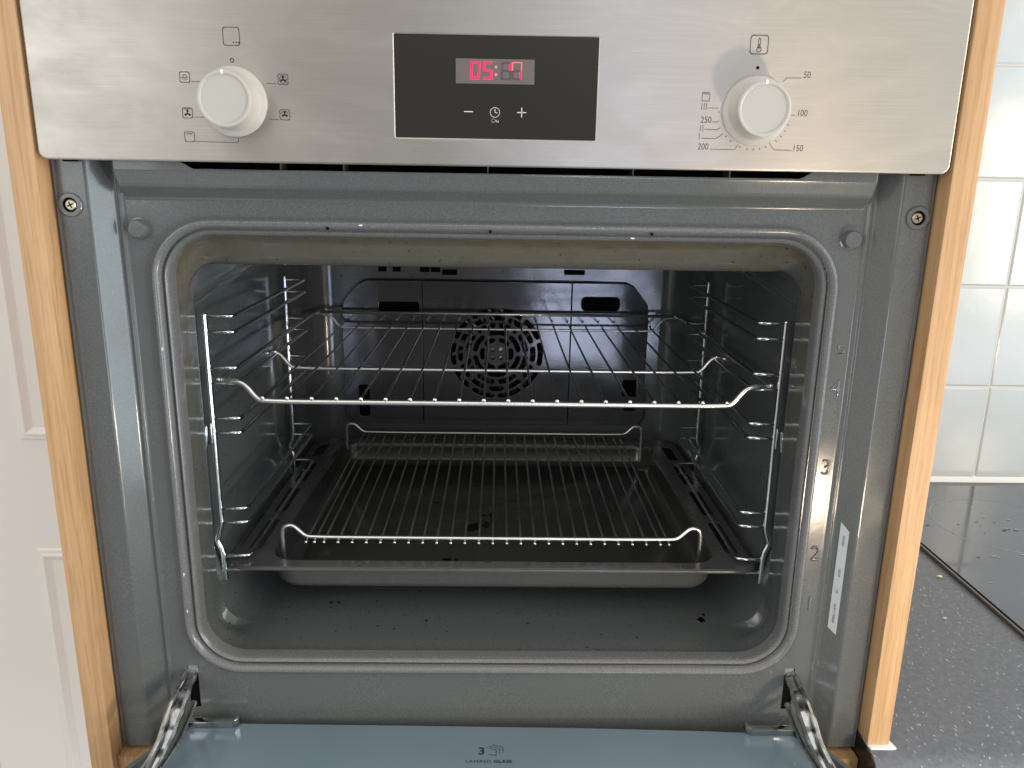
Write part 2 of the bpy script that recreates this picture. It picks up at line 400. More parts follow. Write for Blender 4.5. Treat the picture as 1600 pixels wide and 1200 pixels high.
# --- back wall fan cover with real openings
def slot(cx, cz, w, h, r=None, n=6):
    r = r or min(w, h) / 2 * .98; return [(x + cx, z) for x, z in rrect(w / 2, cz + h / 2, cz - h / 2, r, n)]
def arcslot(c, r0, r1, a0, a1, n=10):
    """rounded annular slot"""
    rm = (r0 + r1) / 2; w = (r1 - r0) / 2; e = w / rm; pts = []
    A0 = a0 + e; A1 = a1 - e
    for k in range(n + 1):
        a = A0 + (A1 - A0) * k / n; pts.append((c[0] + r1 * math.cos(a), c[1] + r1 * math.sin(a)))
    for k in range(1, 6):
        t = math.pi * k / 6; q = Vector((rm * math.cos(A1), rm * math.sin(A1))); rd = Vector((math.cos(A1), math.sin(A1))); td = Vector((-math.sin(A1), math.cos(A1)))
        p = q + rd * w * math.cos(t) + td * w * math.sin(t); pts.append((c[0] + p.x, c[1] + p.y))
    for k in range(n + 1):
        a = A1 + (A0 - A1) * k / n; pts.append((c[0] + r0 * math.cos(a), c[1] + r0 * math.sin(a)))
    for k in range(1, 6):
        t = math.pi * k / 6; q = Vector((rm * math.cos(A0), rm * math.sin(A0))); rd = Vector((math.cos(A0), math.sin(A0))); td = Vector((math.sin(A0), -math.cos(A0)))
        p = q - rd * w * math.cos(t) + td * w * math.sin(t); pts.append((c[0] + p.x, c[1] + p.y))
    return pts
FC = (-.0005, -.2255)
holes = []
def ringslots(r0, r1, n, ph, gap):
    for i in range(n):
        a0 = math.radians(ph + 360 / n * i) + gap / 2 / ((r0 + r1) / 2); a1 = math.radians(ph + 360 / n * (i + 1)) - gap / 2 / ((r0 + r1) / 2)
        holes.append(arcslot(FC, r0, r1, a0, a1))
ringslots(.0525, .0600, 10, 90, .0036); ringslots(.0430, .0505, 12, 75, .0036); ringslots(.0335, .0410, 8, 90, .0034)
ringslots(.0242, .0315, 6, 60, .0034); ringslots(.0152, .0222, 6, 90, .0030)
for i in range(4):
    a = math.radians(45 + 90 * i); holes.append([(FC[0] + .0078 * math.cos(a) + .0034 * math.cos(b), FC[1] + .0078 * math.sin(a) + .0034 * math.sin(b)) for b in np.linspace(0, 2 * math.pi, 13)[:-1]])
ZT, ZB = -.1335, -.320
centre = [(-.0945, ZB), (.0930, ZB), (.0930, ZT), (-.0945, ZT)]
cov = thing  # placeholder name guard
coverb = MB()
me1 = xz(curve2d([centre] + holes, .0006, .0007), .4600); mesh_into(coverb, me1, lambda c: c)
def sidepiece(s, x0, xm, x1, hs):
    o = [(x0, ZB), (x1 - .008, ZB), (x1, ZB + .010), (x1, -.1800), (x1 - .002, -.160), (xm + .004, -.1385), (xm - .006, ZT), (x0, ZT)]
    if s < 0: o = [(-x, z) for x, z in o]
    me = curve2d([o] + hs, .0006, .0007)
    def fn(c): c = c.copy(); c.y += (abs(c.x) - x0) * .012; return c
    mesh_into(coverb, xz(me, .4600, fn), lambda c: c)
sidepiece(1, .0950, .170, .193, [slot(.1310, -.1590, .050, .0185, .006), slot(.1755, -.2700, .024, .024, .004), slot(.1775, -.2960, .022, .010, .003)])
sidepiece(-1, .0965, .172, .197, [slot(-.1250, -.1665, .052, .0150, .003), slot(-.1725, -.2900, .0150, .044, .004)])
cover = coverb.build('fan_cover', BACKM, oven, .6)
gr = MB(); gr.tube([(.096 + .0, .4662, ZT), (.096, .4662, ZB)], .0016, 8); gr.tube([(-.0955, .4662, ZT), (-.0955, .4662, ZB)], .0016, 8)
# rear of the cover: dark recess seen through slots
bk = MB(); bk.box(-.186, .184, .4672, .4676, ZB + .006, -.168); bk.box(-.160, .158, .4672, .4676, -.168, -.138); bk.build('cover_recess', BLACK, cover)
fan = MB()
for i in range(22):
    a = 2 * math.pi * i / 22; ca, sa = math.cos(a), math.sin(a); cb, sb = math.cos(a + .30), math.sin(a + .30)
    p = [(FC[0] + .030 * ca, .4655, FC[1] + .030 * sa), (FC[0] + .058 * cb, .4655, FC[1] + .058 * sb), (FC[0] + .058 * math.cos(a + .36), .4640, FC[1] + .058 * math.sin(a + .36)), (FC[0] + .030 * math.cos(a + .12), .4640, FC[1] + .030 * math.sin(a + .12))]
    fan.add(p, [(0, 1, 2, 3)])
fan.lathe([(.013, 0), (.013, .001), (.006, .002)], (FC[0], .4655, FC[1]), 32)
fan.build('fan', BLADE, cover)
# slots on the rear wall above the cover
sl = MB()
for x, w, z, h in ((-.146, .010, -.1195, .006), (-.128, .010, -.1195, .006), (-.0925, .012, -.1195, .006), (-.079, .012, -.1195, .006), (-.061, .019, -.1225, .0065), (.097, .026, -.1205, .006)):
    sl = MB(); sl.box(x - w / 2, x + w / 2, .4660, .4674, z - h / 2, z + h / 2); sl.build('rear_wall_slot', BLACK, oven)

# --- burnt spots
for x, y, r_b, sd in ((.186, .096, .0044, 3), (.1905, .104, .0016, 5), (-.150, .122, .0014, 8), (-.143, .122, .0012, 9), (-.060, .092, .0012, 9), (.03, .088, .0008, 12)):
    b = MB(); blob(b, x, y, -.3893, r_b, sd); b.build('burnt_spot', BURN, oven)

# --- bump stops, screws
for s in (-1, 1):
    m_ = MB(); m_.lathe([(.0078, -.001), (.0078, .0004), (.0066, .0006), (.0064, .0050), (.0056, .0062)], (s * .2500, YP, -.0463), 32)
    m_.build('bump_stop', ENAM, oven, .7)
    w_ = MB(); w_.lathe([(.0080, -.001), (.0080, .0010), (.0074, .0016), (.0050, .0016), (.0046, -.0006)], (s * .2885, .0150, -.0303), 36)
    wo_ = w_.build('screw_washer', ENAM, oven, .7)
    v_ = MB(); v_.lathe([(.0046, 0), (.0046, .0003)], (s * .2885, .0142, -.0303), 24); v_.build('screw_hole', BLACK, wo_)
    sc = MB(); cx = s * .2885 + (.0006 if s < 0 else -.0008); sc.lathe([(.0036, 0), (.0036, .0012), (.0030, .0018)], (cx, .0146, -.0303), 24)
    so = sc.build('screw_head', BRASS, wo_, .7)
    cr = MB()
    for a in (.4, .4 + math.pi / 2):
        dx, dz = math.cos(a) * .0022, math.sin(a) * .0022; px, pz = -math.sin(a) * .0004, math.cos(a) * .0004
        cr.prism([(cx - dx - px, -.0303 - dz - pz), (cx + dx - px, -.0303 + dz - pz), (cx + dx + px, -.0303 + dz + pz), (cx - dx + px, -.0303 - dz + pz)], .0126, .0129, 'y')
    cr.build('screw_recess', BLACK, wo_)

# --- embossed shelf numbers
for txt, z, sy in (('5', -.1265, .62), ('4', -.1555, 1), ('3', -.2188, 1), ('2', -.2905, 1), ('1', -.3345, 1)):
    me = text_mesh(txt, .0178, .0007, .95)
    mb = MB(); mesh_into(mb, me, lambda c: (c.x + .2525, YP - .0004 - c.z, c.y * sy + z))
    me2 = bpy.data.meshes.new('n'); me2.from_pydata(mb.v, [], mb.f)
    bm = bmesh.new(); bm.from_mesh(me2); bmesh.ops.remove_doubles(bm, verts=bm.verts, dist=1e-6); bmesh.ops.recalc_face_normals(bm, faces=bm.faces)
    ed = [e for e in bm.edges if len(e.link_faces) == 2 and e.calc_face_angle(0) > .8]
    bmesh.ops.bevel(bm, geom=ed, offset=.0006, segments=3, profile=.5, affect='EDGES'); bm.to_mesh(me2); bm.free()
    o = link('shelf_number', me2, NUMM, oven, 1.0); o['label'] = 'embossed shelf number %s' % txt

# --- serial label on the right step
def sidepos(u, z): # point on the slanted right step; u 0..1 across
    ax = .2676 + u * .0048; k_ = min(max((.2765 - ax) / .0120, 0), 1); return (ax, .015 + (YP - .015) * k_ - .0006, z)
lab = MB(); N = 8
pts = []
for i in range(N + 1):
    z = -.2640 - (.3560 - .2640) * i / N
    pts += [sidepos(0, z + (0 if i else .003) - (.0 if i < N else -.004)), sidepos(1, z - (.003 if i == 0 else 0) - (0 if i < N else 0))]
lab.add(pts, [(2 * i, 2 * i + 1, 2 * i + 3, 2 * i + 2) for i in range(N)])
labo = lab.build('serial_label', PAPER, oven)
tx = MB()
for txt, z0 in (('ZN401', -.276), ('0259', -.303), ('HHF1130000', -.338), ('/ 50', -.318)):
    me = text_mesh(txt, .0040, 0, .8)
    def fn(c, z0=z0):
        p = sidepos(.5 + c.y / .0120, z0 - c.x); return (p[0] - .0003, p[1] - .0004, p[2])
    mesh_into(tx, me, fn)
tx.build('label_print', INK, labo)

# --- vent slot behind the control panel
vb = MB(); vb.box(-.224, .224, .030, .032, -.008, .012); vb.box(-.202, .202, .0125, .032, -.0078, -.0070)
ven = vb.build('vent_slot', BLACK, oven)
for x in (-.146, -.104, -.0075, .0905, .1560):
    vr = MB(); vr.box(x - .0004, x + .0004, .014, .030, -.0068, .004); vr.build('vent_rib', ENAM, ven)
lp = MB(); lp.tube([(-.199, .0124, -.0062), (.199, .0124, -.0062)], .0008, 8); lp.build('vent_lip', RIMM, oven, 3)

# ================================================================== control panel
outer = rrect(.2966, .150, .0000, .0045, 6)
win = rrect(.0656, .0793, .0153, .0014, 3, cx=-.0024)
me = xz(curve2d([outer, win], .0040, .0011, 2), .0051)
panel = link('control_panel', me, STEEL, oven, .6)
lip = MB(); lip.box(-.2945, .2945, .0095, .030, .0030, .149); lip.build('panel_backing', BLACK, panel)
for x0 in (-.2880, .2790):
    cl = MB(); cl.box(x0, x0 + .008, .0100, .0146, -.0022, .0028); cl.build('panel_clip', BLACK, panel)
gm = MB(); gm.box(-.0682, .0634, .0004, .0040, .0150, .0796)
glass = gm.build('display_window', GLASSB, panel, None)
lc = MB(); lc.box(-.0282, .0219, .00015, .00038, .0497, .0646); lcd = lc.build('display_screen', LCD, glass)
# seven segment digits
def seg_poly(which, x, z, w, h, t, sl=.04):
    g_ = .0001
    P = {'a': [(0 + g_, h), (w - g_, h), (w - t, h - t), (t, h - t)], 'd': [(0 + g_, 0), (t, t), (w - t, t), (w - g_, 0)],
         'f': [(0, h - g_), (t, h - t - g_), (t, h / 2 + t * .4), (0, h / 2 + g_)], 'b': [(w, h - g_), (w - t, h - t - g_), (w - t, h / 2 + t * .4), (w, h / 2 + g_)],
         'e': [(0, g_), (t, t + g_), (t, h / 2 - t * .4), (0, h / 2 - g_)], 'c': [(w, g_), (w - t, t + g_), (w - t, h / 2 - t * .4), (w, h / 2 - g_)],
         'g': [(t * .5, h / 2), (t, h / 2 + t / 2), (w - t, h / 2 + t / 2), (w - t * .5, h / 2), (w - t, h / 2 - t / 2), (t, h / 2 - t / 2)]}[which]
    return [(x + p[0] + p[1] * sl, z + p[1]) for p in P]
on, off, dim = MB(), MB(), MB()
dg = [(-.0192, 'abcdef', ''), (-.0112, 'afgcd', ''), (.0005, 'b', ''), (.0073, 'c', 'fab')]
for x, lit, di in dg:
    for q in 'abcdefg':
        tgt = on if q in lit else (dim if q in di else off)
        if q not in lit and q not in di and x < 0: continue
        tt = .00145 if q in lit else (.0006 if q in di else .0010)
        tgt.prism(seg_poly(q, x, .0523, .0063, .0107, tt), .00003, .00012, 'y')
for z in (.0553, .0598): dim.lathe([(.0009, 0), (.0009, .0001)], (-.0026, .00012, z), 12)
on.build('lit_digits', RED, lcd); dim.build('dim_digits', PINK, lcd); off.build('unlit_digits', LCDOFF, lcd)
# touch symbols
ic = MB()
def stroke(mb, pts, r, y=.0002, closed=False):
    """flat printed line in the XZ plane"""
    if closed: pts = pts + [pts[0]]
    for a, b_ in zip(pts[:-1], pts[1:]):
        d = Vector((b_[0] - a[0], b_[1] - a[1])); L = d.length
        if L < 1e-7: continue
        d /= L; n_ = Vector((-d.y, d.x)) * r; e = d * r * .6
        q = [(a[0] - e.x + n_.x, a[1] - e.y + n_.y), (b_[0] + e.x + n_.x, b_[1] + e.y + n_.y), (b_[0] + e.x - n_.x, b_[1] + e.y - n_.y), (a[0] - e.x - n_.x, a[1] - e.y - n_.y)]
        mb.add([(p[0], y, p[1]) for p in q], [(0, 1, 2, 3)])
def circ(cx, cz, r, n=24, a0=0, a1=360): return [(cx + r * math.cos(math.radians(a0 + (a1 - a0) * i / n)), cz + r * math.sin(math.radians(a0 + (a1 - a0) * i / n))) for i in range(n + 1)]
stroke(ic, [(-.0227, .0327), (-.0173, .0327)], .0003)
stroke(ic, [(.0114, .0327), (.0170, .0327)], .0003); stroke(ic, [(.0142, .0299), (.0142, .0355)], .0003)
stroke(ic, circ(-.0030, .0325, .0030), .00028); stroke(ic, [(-.0030, .0345), (-.0030, .0325), (-.0016, .0322)], .00024)
stroke(ic, circ(-.0040, .0274, .0010, 14), .00028); stroke(ic, [(-.0030, .0274), (-.0010, .0274)], .0004); stroke(ic, [(-.0016, .0271), (-.0010, .0271)], .0006)
ic.build('touch_symbols', WINK, glass)
# dial markings
YI = -.00012
dm = MB(); r_ = .00022
def rbox(cx, cz, w, h, rr=.0011, rad=None): stroke(dm, [(x, z) for x, z in rrect(w / 2, cz + h / 2, cz - h / 2, rr, 4, cx=cx)], rad or r_, YI, True)
def fanico(cx, cz, s):
    for i in range(3):
        a = math.radians(90 + 120 * i); stroke(dm, [(cx, cz), (cx + s * math.cos(a), cz + s * math.sin(a))], .00042, YI)
        stroke(dm, circ(cx + s * .95 * math.cos(a), cz + s * .95 * math.sin(a), .0004, 8), .0003, YI)
rbox(-.16860, .07480, .0102, .0106, .0016, .00026)
for x in (-.1674, -.1655, -.1640): stroke(dm, circ(x, .0713, .0002, 8), .00022, YI)
stroke(dm, circ(-.1690, .0608, .0011, 20), .00022, YI)
for x, z in ((-.1996, .0503), (-.1996, .0288), (-.1377, .0501), (-.1377, .0287), (-.1995, .0142)): rbox(x, z, .0062, .0062)
stroke(dm, circ(-.1996, .0507, .0011, 12), .0002, YI)
for a in (200, 235, 270, 305, 340): stroke(dm, [(-.1996 + .0017 * math.cos(math.radians(a)), .0507 + .0017 * math.sin(math.radians(a))), (-.1996 + .0024 * math.cos(math.radians(a)), .0507 + .0024 * math.sin(math.radians(a)))], .00016, YI)
stroke(dm, [(-.2014, .0312), (-.1978, .0312)], .0003, YI); fanico(-.1996, .0285, .0016)
stroke(dm, circ(-.1377, .0501, .0023, 18), .00018, YI); fanico(-.1377, .0501, .0014)
stroke(dm, circ(-.1377, .0287, .0023, 7, 20, 80), .00018, YI); stroke(dm, circ(-.1377, .0287, .0023, 7, 100, 160), .00018, YI); fanico(-.1377, .0289, .0014)
stroke(dm, [(-.2013, .0161), (-.1977, .0161)], .0003, YI)
for p in ([(-.1956, .0478), (-.1900, .0478)], [(-.1955, .0264), (-.1885, .0263)], [(-.1484, .0476), (-.1416, .0473)], [(-.1481, .0260), (-.1416, .0257)], [(-.1958, .0114), (-.1692, .0111), (-.1683, .0118), (-.1683, .0140)]): stroke(dm, p, .00018, YI)
# right dial
rbox(.1640, .0761, .0112, .0110, .0018, .00028)
stroke(dm, circ(.1640, .0732, .0014, 14), .00024, YI); stroke(dm, [(.1633, .0745), (.1633, .0790), (.1640, .0800), (.1647, .0790), (.1647, .0745)], .00022, YI); stroke(dm, [(.1640, .0735), (.1640, .0765)], .0003, YI)
stroke(dm, circ(.1643, .0624, .0004, 10), .0006, YI)
rbox(.1325, .0444, .0048, .0052, .0008, .00018); stroke(dm, [(.1310, .0461), (.1340, .0461)], .00025, YI); 
for i in range(3): stroke(dm, [(.1303 + i * .0015, .0366), (.1303 + i * .0015, .0404)], .00020, YI)
for i in range(2): stroke(dm, [(.1304 + i * .0016, .0232), (.1304 + i * .0016, .0270)], .00020, YI)
stroke(dm, [(.1300, .0181), (.1300, .0219)], .00020, YI)
for p in ([(.1812, .0542), (.1836, .0567), (.1929, .0567)], [(.1888, .0341), (.1911, .0341)], [(.1762, .0166), (.1794, .0124), (.1912, .0123)], [(.1379, .0122), (.1539, .0121), (.1560, .0155)],
          [(.1315, .0189), (.1412, .0188), (.1452, .0218)], [(.1330, .0245), (.1408, .0242), (.1433, .0256)], [(.1375, .0291), (.1402, .0290), (.1418, .0298)], [(.1345, .0376), (.1410, .0376)]): stroke(dm, p, .00018, YI)
for a in (-88, -78, -68, -98, -110, -128, -138, -40, -50, -30, -20, 180 + 2):
    ca, sa = math.cos(math.radians(a)), math.sin(math.radians(a)); c0 = (.1652, .0361)
    stroke(dm, [(c0[0] + .0232 * ca, c0[1] + .0232 * sa), (c0[0] + .0243 * ca, c0[1] + .0243 * sa)], .00022, YI)
for txt, x, z in (('50', .1965, .0585), ('100', .1958, .0353), ('150', .1952, .0135), ('200', .1330, .0135), ('250', .1336, .0301)):
    mesh_into(dm, text_mesh(txt, .0057, 0, .84), lambda c: (c.x + x + c.y * .06, YI, c.y + z))
dm.build('dial_markings', INK, panel)
# knobs
for cx, nm in ((-.1697, 'function'), (.1650, 'temperature')):
    cz = .0360; b = MB()
    b.lathe([(.0212, -.001), (.0215, .0006), (.0214, .0018), (.0208, .0026), (.0184, .0031), (.0178, .0040), (.0164, .0120), (.0164, .0150), (.0168, .0180), (.0167, .0190), (.0162, .0194), (.0150, .0194), (.0145, .0190), (.0142, .0185)], (cx, 0, cz), 72)
    kb = b.build('control_knob', KNOBM, oven, .9); kb['label'] = nm + ' selector knob, light grey'
    p = MB(); p.box(cx - .0008, cx + .0008, -.01965, -.0180, cz + .0144, cz + .0169); p.build('pointer_mark', KNOBL, kb)

# ================================================================== shelf rails
ZR = [-.1197, -.1329, -.1628, -.1759, -.2062, -.2189, -.2874, -.3003, -.3319, -.3449]
for s in (-1, 1):
    XR = .2374 * s; rr = .0026
    rail = bpy.data.objects.new('shelf_rail', None); COL.objects.link(rail); rail.parent = oven; rail.empty_display_size = .02
    for yy, zt_, zb_ in ((.1005, -.1173, -.3545), (.3473, -.1150, -.3470)):
        u = MB(); u.tube(smooth_path([(XR, yy, zt_), (XR, yy, -.20), (XR, yy, -.2960), (XR, yy, -.3030), (s * .2418, yy, -.3150), (s * .2418, yy, -.3175), (XR, yy, -.3275), (XR, yy, -.3400), (XR, yy, zb_)], 3), rr, 12); u.build('rail_upright', RAILM, rail, 3)
    for z in ZR:
        w = MB(); xi = s * .2150
        w.tube(smooth_path([(s * .2365, .1005, z), (s * .222, .1005, z + .0002), (xi, .1030, z), (xi, .112, z), (xi, .22, z), (xi, .336, z), (xi, .345, z), (s * .222, .3473, z), (s * .2365, .3473, z)], 3), .00180, 10)
        w.build('shelf_guide', RAILM, rail, 3)
    c_ = MB(); c_.box(min(s * .2405, s * .2445), max(s * .2405, s * .2445), .088, .100, -.2290, -.2110); c_.build('rail_clip', RAILM, rail, bevel=.0012)

# ================================================================== wire rack (upper)
rack = thing('wire_rack', 'wide chrome wire rack with evenly spaced thin wires, slid in high above the tray', 'oven rack', (0, .1, -.19))
def put(mb, name, mt, root, smooth=3):
    o = mb.build(name, mt, root, smooth); o.location = -root.location; return o
def beads(root, x, y, z, r):
    cw = root.children[-1] if False else None
    q = MB(); q.lathe([(r * .2, 0), (r * .8, r * .15), (r, r * .5), (r * .8, r * .95), (r * .2, r * 1.15)], (x, y, z), 12); put(q, 'wire_end', CHROME, root)
def dipbar(y, yo, r, zs_=-.1734, zb=-.1900, hx=.2309, dip=.2085):
    m_ = MB(); P = [(-hx, yo, zs_), (-hx + .004, yo - .006, zs_), (-dip - .006, y, zs_ + .0002), (-dip + .001, y, zs_ - .002), (-dip + .010, y, zb + .002), (-dip + .017, y, zb), (-.1, y, zb)]
    P = P + [(-p[0], p[1], p[2]) for p in P[::-1]]
    m_.tube(smooth_path(P, 3), r, 14); return m_
put(dipbar(.098, .108, .0024), 'front_bar', CHROME, rack)
put(dipbar(.2180, .2120, .0018, hx=.2240, dip=.2120), 'middle_bar', CHROME, rack)
put(dipbar(.4400, .4470, .0015, dip=.2080), 'rear_bar', CHROME, rack)
m_ = MB(); m_.tube([(-.2190, .4465, -.1718), (.2225, .4465, -.1718)], .0019, 10); put(m_, 'rear_guard_bar', CHROME, rack)
for s in (-1, 1):
    m_ = MB(); m_.tube(smooth_path([(s * .2309, .102, -.1734), (s * .2309, .2, -.1734), (s * .2309, .442, -.1734), (s * .2230, .4468, -.1722)], 2), .0020, 10)
    put(m_, 'side_bar', CHROME, rack)
for i in range(20):
    x = -.1935 + .3863 * i / 19
    m_ = MB(); m_.tube(smooth_path([(x, .0955, -.1868), (x, .2, -.1867), (x, .436, -.1870), (x, .4415, -.1860), (x, .4445, -.1835)], 2), .00108, 8)
    put(m_, 'cross_wire', DARKWIRE, rack); beads(rack, x, .0966, -.1866, .0019)

# ================================================================== roasting tray
tray = thing('roasting_tray', 'deep grey enamel roasting tray with slotted side rims on the lowest rail', 'baking tray', (0, .1, -.365))
y0, y1 = .0890, .4460; ym = (y0 + y1) / 2; hy = (y1 - y0) / 2
def prect(hx, yf, yb, z, r, n=10): return [(x, y, z) for x, y in rrect(hx, yb, yf, r, n, 8)]
rg = [prect(.2309, y0 - .0006, y1, -.3395, .016), prect(.2316, y0 - .0012, y1, -.3382, .016), prect(.2312, y0 - .0006, y1 - .0003, -.3368, .016), prect(.2295, y0 + .0012, y1 - .002, -.3366, .015)]
rin = [prect(.2000, y0 + .0130, y1 - .0120, -.3368, .022), prect(.1988, y0 + .0142, y1 - .0133, -.3378, .022), prect(.1975, y0 + .0155, y1 - .0148, -.3450, .022), prect(.1962, y0 + .0168, y1 - .0160, -.3580, .022),
       prect(.1930, y0 + .0200, y1 - .0190, -.3632, .021), prect(.1870, y0 + .0260, y1 - .0250, -.3650, .020), prect(.1840, y0 + .0290, y1 - .0280, -.3645, .019), prect(.1825, y0 + .0305, y1 - .0295, -.3638, .018)]
b = MB(); n = len(rg[0])
allr = rg; v = []
for q in allr: v += q
b.add(v, [(i * n + k_, i * n + (k_ + 1) % n, (i + 1) * n + (k_ + 1) % n, (i + 1) * n + k_) for i in range(len(allr) - 1) for k_ in range(n)])
v = []
for q in rin: v += q
bi = MB(); bi.add(v, [(i * n + k_, i * n + (k_ + 1) % n, (i + 1) * n + (k_ + 1) % n, (i + 1) * n + k_) for i in range(len(rin) - 1) for k_ in range(n)] + [tuple(range((len(rin) - 1) * n, len(rin) * n))])
put(bi, 'tray_inside', PANI, tray, .9)
# outside skin of the pan (sheet is about a millimetre thick)
v = []
for q in rin: v += [(x * 1.005, ym + (y - ym) * 1.006, z - .0012) for x, y, z in q]
b.add(v, [(i * n + k_, i * n + (k_ + 1) % n, (i + 1) * n + (k_ + 1) % n, (i + 1) * n + k_) for i in range(len(rin) - 1) for k_ in range(n)] + [tuple(range((len(rin) - 1) * n, len(rin) * n))])
# flat rim with slots
outl = [(x, y) for x, y, z in prect(.2298, y0 + .0008, y1 - .0015, 0, .0155)]; inl = [(x, y) for x, y, z in prect(.1995, y0 + .0128, y1 - .0118, 0, .022)]
sls = []
for s in (-1, 1):
    for a, c2 in ((.122, .190), (.206, .272), (.290, .352), (.370, .420)):
        sls.append([(s * .2175 + x, y) for x, y in rrect(.0062, c2, a, .003, 4)])
me = curve2d([outl, inl] + sls, .0003, .0004)
mesh_into(b, me, lambda c: (c.x, c.y, c.z - .3370))
trayo = put(b, 'tray_body', PANM, tray, .9)
for x, y, r_b, sd, sx, sy in ((-.022, .232, .0078, 31, 1.3, 1.6), (-.009, .238, .0046, 32, 1, 1.6), (-.0035, .262, .0034, 33, 1, 2.5), (-.046, .158, .003, 34, 1.6, 1), (-.037, .158, .002, 35, 1, 1),
                              (-.012, .262, .002, 36, 1, 1), (-.0665, .297, .0022, 37, 1.6, 1), (.012, .247, .0012, 38, 1, 1), (-.003, .249, .0028, 39, .8, 1.8), (-.05, .205, .001, 40, 1, 1)):
    b = MB(); blob(b, x, y, -.3637, r_b, sd, sx=sx, sy=sy); put(b, 'burnt_residue', BURN, tray, None)

# ================================================================== grill insert standing in the tray
ins = thing('grill_insert', 'low chrome wire grill insert standing inside the roasting tray', 'grill insert', (0, .1, -.363))
def insbar(y, r):
    m_ = MB(); zb = -.3225
    P = [(-.1885, y + .001, -.3612), (-.1885, y + .001, -.335), (-.1885, y, -.3160), (-.1850, y, -.3115), (-.1790, y, -.3110), (-.1745, y, -.3150), (-.1685, y, -.3210), (-.1620, y, zb), (-.05, y, zb)]
    P = P + [(-p[0], p[1], p[2]) for p in P[::-1]]
    m_.tube(smooth_path([(p[0] - .002, p[1], p[2]) for p in P], 3), r, 12); return m_
put(insbar(.1195, .0020), 'front_bar', CHROME, ins); put(insbar(.4262, .0018), 'rear_bar', CHROME, ins)
xw = [-.1675, -.1600] + [-.1515 + .3035 * i / 24 for i in range(25)] + [.1600]
for x in xw:
    m_ = MB(); m_.tube([(x - .002, .1175, -.3266), (x - .002, .1175, -.3262), (x - .002, .27, -.3262), (x - .002, .4280, -.3258)], .00095, 8)
    m_.lathe([(.0004, 0), (.0014, .0003), (.0014, .0010), (.0004, .0013)], (x - .002, .1180, -.3266), 8)
    put(m_, 'cross_wire', INSW, ins)

# ================================================================== open door
door = MB(); door.prism([(-.2405, .0205), (-.0883, .0183), (.0679, .0159), (.1717, .0126), (.2425, .0088), (.2635, -.0330), (.2660, -.0480), (.2660, -.46), (-.2690, -.46), (-.2690, -.0480), (-.2665, -.0330)], -.4435, -.4400, 'z')
dg_ = door.build('oven_door', DGLASS, oven, bevel=.0007)
dg_['label'] = 'grey-blue inner glass of the dropped-open door'
for s in (-1, 1):
    e = MB(); e.prism([(s * .2440, .010), (s * .2490, .010), (s * .2860, -.058), (s * .2860, -.46), (s * .2800, -.46), (s * .2800, -.058)], -.4620, -.4360, 'z')
    e.build('door_side_profile', DPLAST, dg_, bevel=.001)
e = MB(); e.box(-.2970, .2970, -.47, -.012, -.4760, -.4660); e.build('outer_glass', GLOSSB, dg_, bevel=.002)
e = MB(); e.box(-.255, .255, -.46, -.004, -.4655, -.4445); e.build('door_core', BLACK, dg_)
pr = MB()
mesh_into(pr, text_mesh('LAYERED', .0042, 0, 1.15, 0, 'RIGHT'), lambda c: (c.x - .0005, c.y - .0230, -.43985))
mesh_into(pr, text_mesh('GLASS', .0044, 0, 1.15, .00010, 'LEFT'), lambda c: (c.x + .0010, c.y - .0230, -.43985))
mesh_into(pr, text_mesh('3', .0110, 0, 1.0, .00025), lambda c: (c.x - .0083, c.y - .0120, -.43985))
def fl_stroke(pts, r=.00022):
    t_ = MB(); stroke(t_, pts, r, 0); pr.add([(p[0], p[2], -.43985) for p in t_.v], t_.f)
for i in range(3):
    ox, oy = i * .0026, i * .0016
    fl_stroke([(-.0045 + ox, -.0075 + oy), (.0030 + ox, -.0105 + oy), (.0030 + ox, -.0165 + oy)] + ([(-.0030, -.0152)] if i == 0 else []))
    if i: fl_stroke([(-.0045 + ox, -.0075 + oy), (-.0045 + ox, -.0085 + oy)])
pr.build('glass_marking', mat('dark_print', (.015, .03, .045), .5), dg_)
